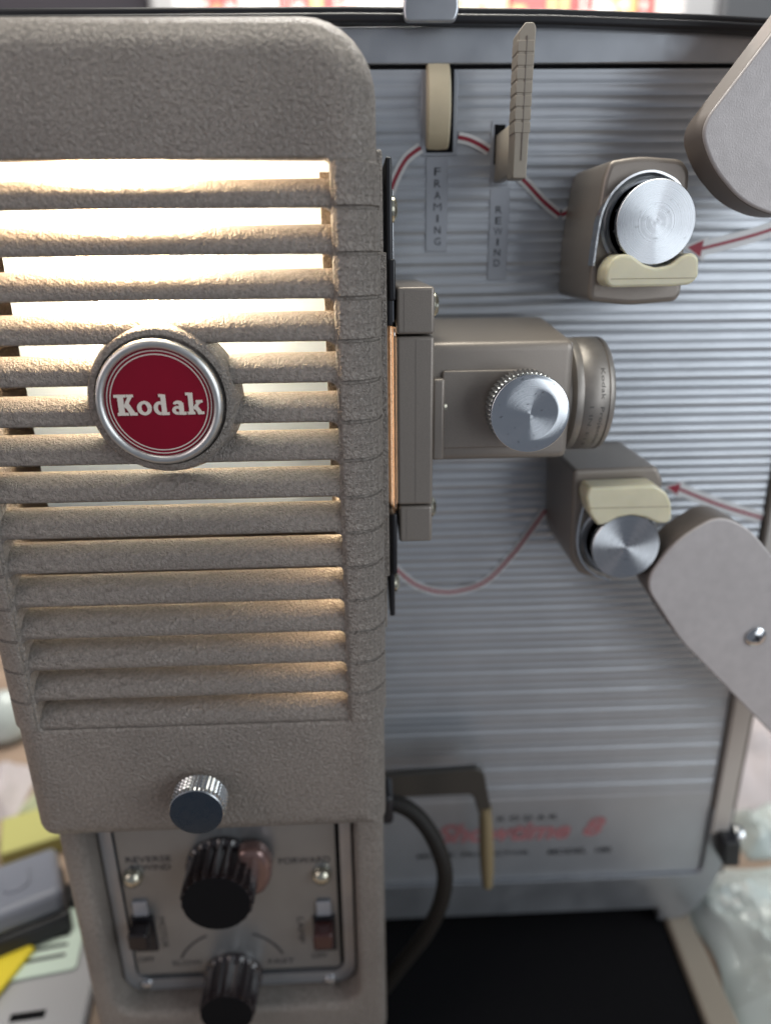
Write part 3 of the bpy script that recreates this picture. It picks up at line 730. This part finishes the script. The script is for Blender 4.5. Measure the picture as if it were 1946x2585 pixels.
tag(gs, 'flat light grey carton under the mint card, with a dark slot', 'carton')
MB().box(-.9, .3, -1.1, -.8, .64, .66).build('box_slot', 'black_matte', gs, tr(-12.1, 4.1, TZ+.01) @ Matrix.Rotation(math.radians(6), 4, 'Z'))
yp = thing('yellow_packet', (-13.9, 4.2, TZ), 'bright yellow and blue printed packet at the lower left corner', 'packet')
mp_ = tr(-14.5, 4.3, TZ+.75) @ Matrix.Rotation(math.radians(-18), 4, 'Z')
MB().box(-1.6, 1.0, -2.2, 1.7, 0, .25).build('packet_body', 'yellow_print', yp, mp_, bevel=.06)
MB().box(-1.4, .55, -1.7, .1, .25, .262).build('packet_print', 'blue_print', yp, mp_)
op = MB().box(-2, 2, -1.2, 1.2, 0, .9).build('olive_notebook', 'olive_paper', None, tr(-15.2, 12.2, TZ+.01) @ Matrix.Rotation(.4, 4, 'Z'), bevel=.1)
tag(op, 'olive yellow paper pad on the table behind the grey adapter', 'notepad')
b = MB().lathe([(1.0, 0), (1.4, .6), (1.3, 1.6), (.8, 2.4), (.3, 2.8), (.01, 2.85)], 24)
o = b.build('plastic_bottle', 'bag_film', None, tr(-20.6, 20.2, TZ+.01)); tag(o, 'pale blue-white plastic bottle standing far left behind the lamp housing', 'bottle')

def crumple(name, x0, x1, y0, y1, nx, ny, amp, seed, base, material, sm=60):
    from mathutils import noise
    vs = []
    for j in range(ny+1):
        for i in range(nx+1):
            u, v = i/nx, j/ny
            x = x0+(x1-x0)*u; y = y0+(y1-y0)*v
            p = Vector((x*.32+seed, y*.32, 0))
            h = 0; a = 1; f = 1
            for _ in range(4):
                h += a*(1-abs(noise.noise(Vector((p.x+.55*p.y, p.y*.6, 0))*f))*2.6); a *= .55; f *= 2.1
            e = min(1, 5*min(u, 1-u, v, 1-v))
            vs.append((x+.5*noise.noise(p+Vector((9, 0, 0))), y+.5*noise.noise(p+Vector((0, 9, 0))), base+.05+e*(amp*max(0, .35+.5*h))))
    n = nx+1
    fs = [(j*n+i, j*n+i+1, (j+1)*n+i+1, (j+1)*n+i) for j in range(ny) for i in range(nx)]
    k = len(vs); vs += [(x, y, base) for x, y, z in vs]
    fs += [(k+j*n+i, k+(j+1)*n+i, k+(j+1)*n+i+1, k+j*n+i+1) for j in range(ny) for i in range(nx)]
    for i in range(nx):
        fs += [(i, k+i, k+i+1, i+1), (ny*n+i, ny*n+i+1, k+ny*n+i+1, k+ny*n+i)]
    for j in range(ny):
        fs += [(j*n, (j+1)*n, k+(j+1)*n, k+j*n), (j*n+nx, k+j*n+nx, k+(j+1)*n+nx, (j+1)*n+nx)]
    b = MB(); b.add(vs, fs); return b.build(name, material, None, smooth=sm)
tag(crumple('plastic_bag', 12.95, 21, -1, 8.8, 44, 44, 1.25, 3.1, TZ+.01, 'bag_film', 14), 'crumpled pale green-white plastic bag on the table right of the projector base', 'bag')
tag(crumple('grey_cloth', 15.5, 34, 12, 28, 40, 40, 2.0, 7.7, TZ+.01, 'pale_cloth'), 'rumpled grey-pink cloth behind the latch at the right edge', 'cloth')
tag(crumple('clear_wrapper', 17.0, 21, 9.3, 11.6, 30, 24, 1.2, 1.7, TZ+.01, 'bag_film'), 'small glossy wrapper scrap behind the large crumpled bag', 'wrapper')

tag(crumple('paper_sheet', -24, -17.5, 13.5, 17.5, 24, 20, .8, 5.2, TZ+.01, 'pale_cloth', 20), 'creased pale grey paper on the table left of the lamp housing', 'paper')
tag(crumple('green_wrapper', -17.2, -13.6, 13.8, 16.2, 20, 16, .9, 8.4, TZ+.01, 'olive_film', 20), 'small crumpled pale green wrapper behind the olive notepad', 'wrapper')

# ================================================================== background above the projector
cab = thing('shelf_cabinet', (10, 50, TZ), 'dark cabinet behind the projector framing a bright shelf', 'cabinet')
MB().box(-34, -13.8, 44, 46, TZ+.01, 62).build('cabinet_side', 'charcoal_panel', cab, bevel=.3)
MB().box(26.5, 46, 44, 46, TZ+.01, 62).build('cabinet_side', 'graphite_panel', cab, bevel=.3)
MB().box(23.8, 26.4, 44.5, 46, TZ+.01, 62).build('cabinet_edge', 'paper_grey', cab, bevel=.2)
MB().box(-13.7, -11.6, 43, 45, TZ+.01, 62).build('cabinet_post', 'white_post', cab, bevel=.4)
MB().box(-34, 46, 64.5, 66, TZ+.01, 62).build('cabinet_back', 'box_white', cab)
MB().box(-13.7, 26.4, 46.5, 64, 37.0, 38.2).build('cabinet_shelf', 'paper_grey', cab)
boxes = [('box_red', -11.4, -8.6, 'red', 'first'), ('box_white', -8.4, -4.6, 'white', ''), ('box_red', -4.4, -1.2, 'red', ''), ('box_white', -1.0, 4.0, 'white', ''), ('box_yellow', 4.2, 6.0, 'yellow', ''),
         ('box_pink', 6.2, 8.2, 'pink', ''), ('box_cream', 8.4, 12.0, 'cream', ''), ('box_red', 12.2, 17.6, 'red', ''), ('box_white', 17.8, 20.4, 'white', ''), ('box_yellow', 20.6, 22.0, 'yellow', ''), ('box_red', 22.2, 23.6, 'red', '')]
labs = ['narrow red box at the left end of the bright background shelf', 'white box right of the leftmost red box on the background shelf', 'red box between two white boxes on the background shelf',
        'widest white box on the background shelf, above the left plate end', 'slim yellow box beside the pink box on the background shelf', 'pink box between yellow and cream boxes on the background shelf',
        'cream box left of the widest red box on the background shelf', 'widest red box on the background shelf, above the rewind lever', 'white box right of the widest red box on the background shelf',
        'slim yellow box near the right end of the background shelf', 'slim red box at the right end of the background shelf']
for (m_, x0, x1, c_, _), lb in zip(boxes, labs):
    hgt = random.uniform(9, 13)
    o = MB().box(x0, x1, 49, 58, 38.21, 38.21+hgt).build('shelf_box', m_, None, bevel=.15)
    tag(o, lb, 'box', 'boxes on the background shelf')
    cl_ = {'box_red': ['box_white', 'box_yellow'], 'box_white': ['box_red', 'box_pink', 'box_green']}.get(m_, ['box_white', 'box_red'])
    xx = x0+.2
    while xx < x1-.5:
        ww_ = random.uniform(.3, 1.1); z_ = random.uniform(40.2, 42.2)
        MB().box(xx, min(xx+ww_, x1-.1), 48.9, 48.99, z_, z_+random.uniform(.5, 1.4)).build('box_label', random.choice(cl_), o)
        xx += ww_+random.uniform(.3, 1.0)
area('shelf_fill', (6, 40, 66), (6, 52, 42), 40, 6, 5.0, (1, .97, .92))  # unseen lamp added to brighten the shelf boxes
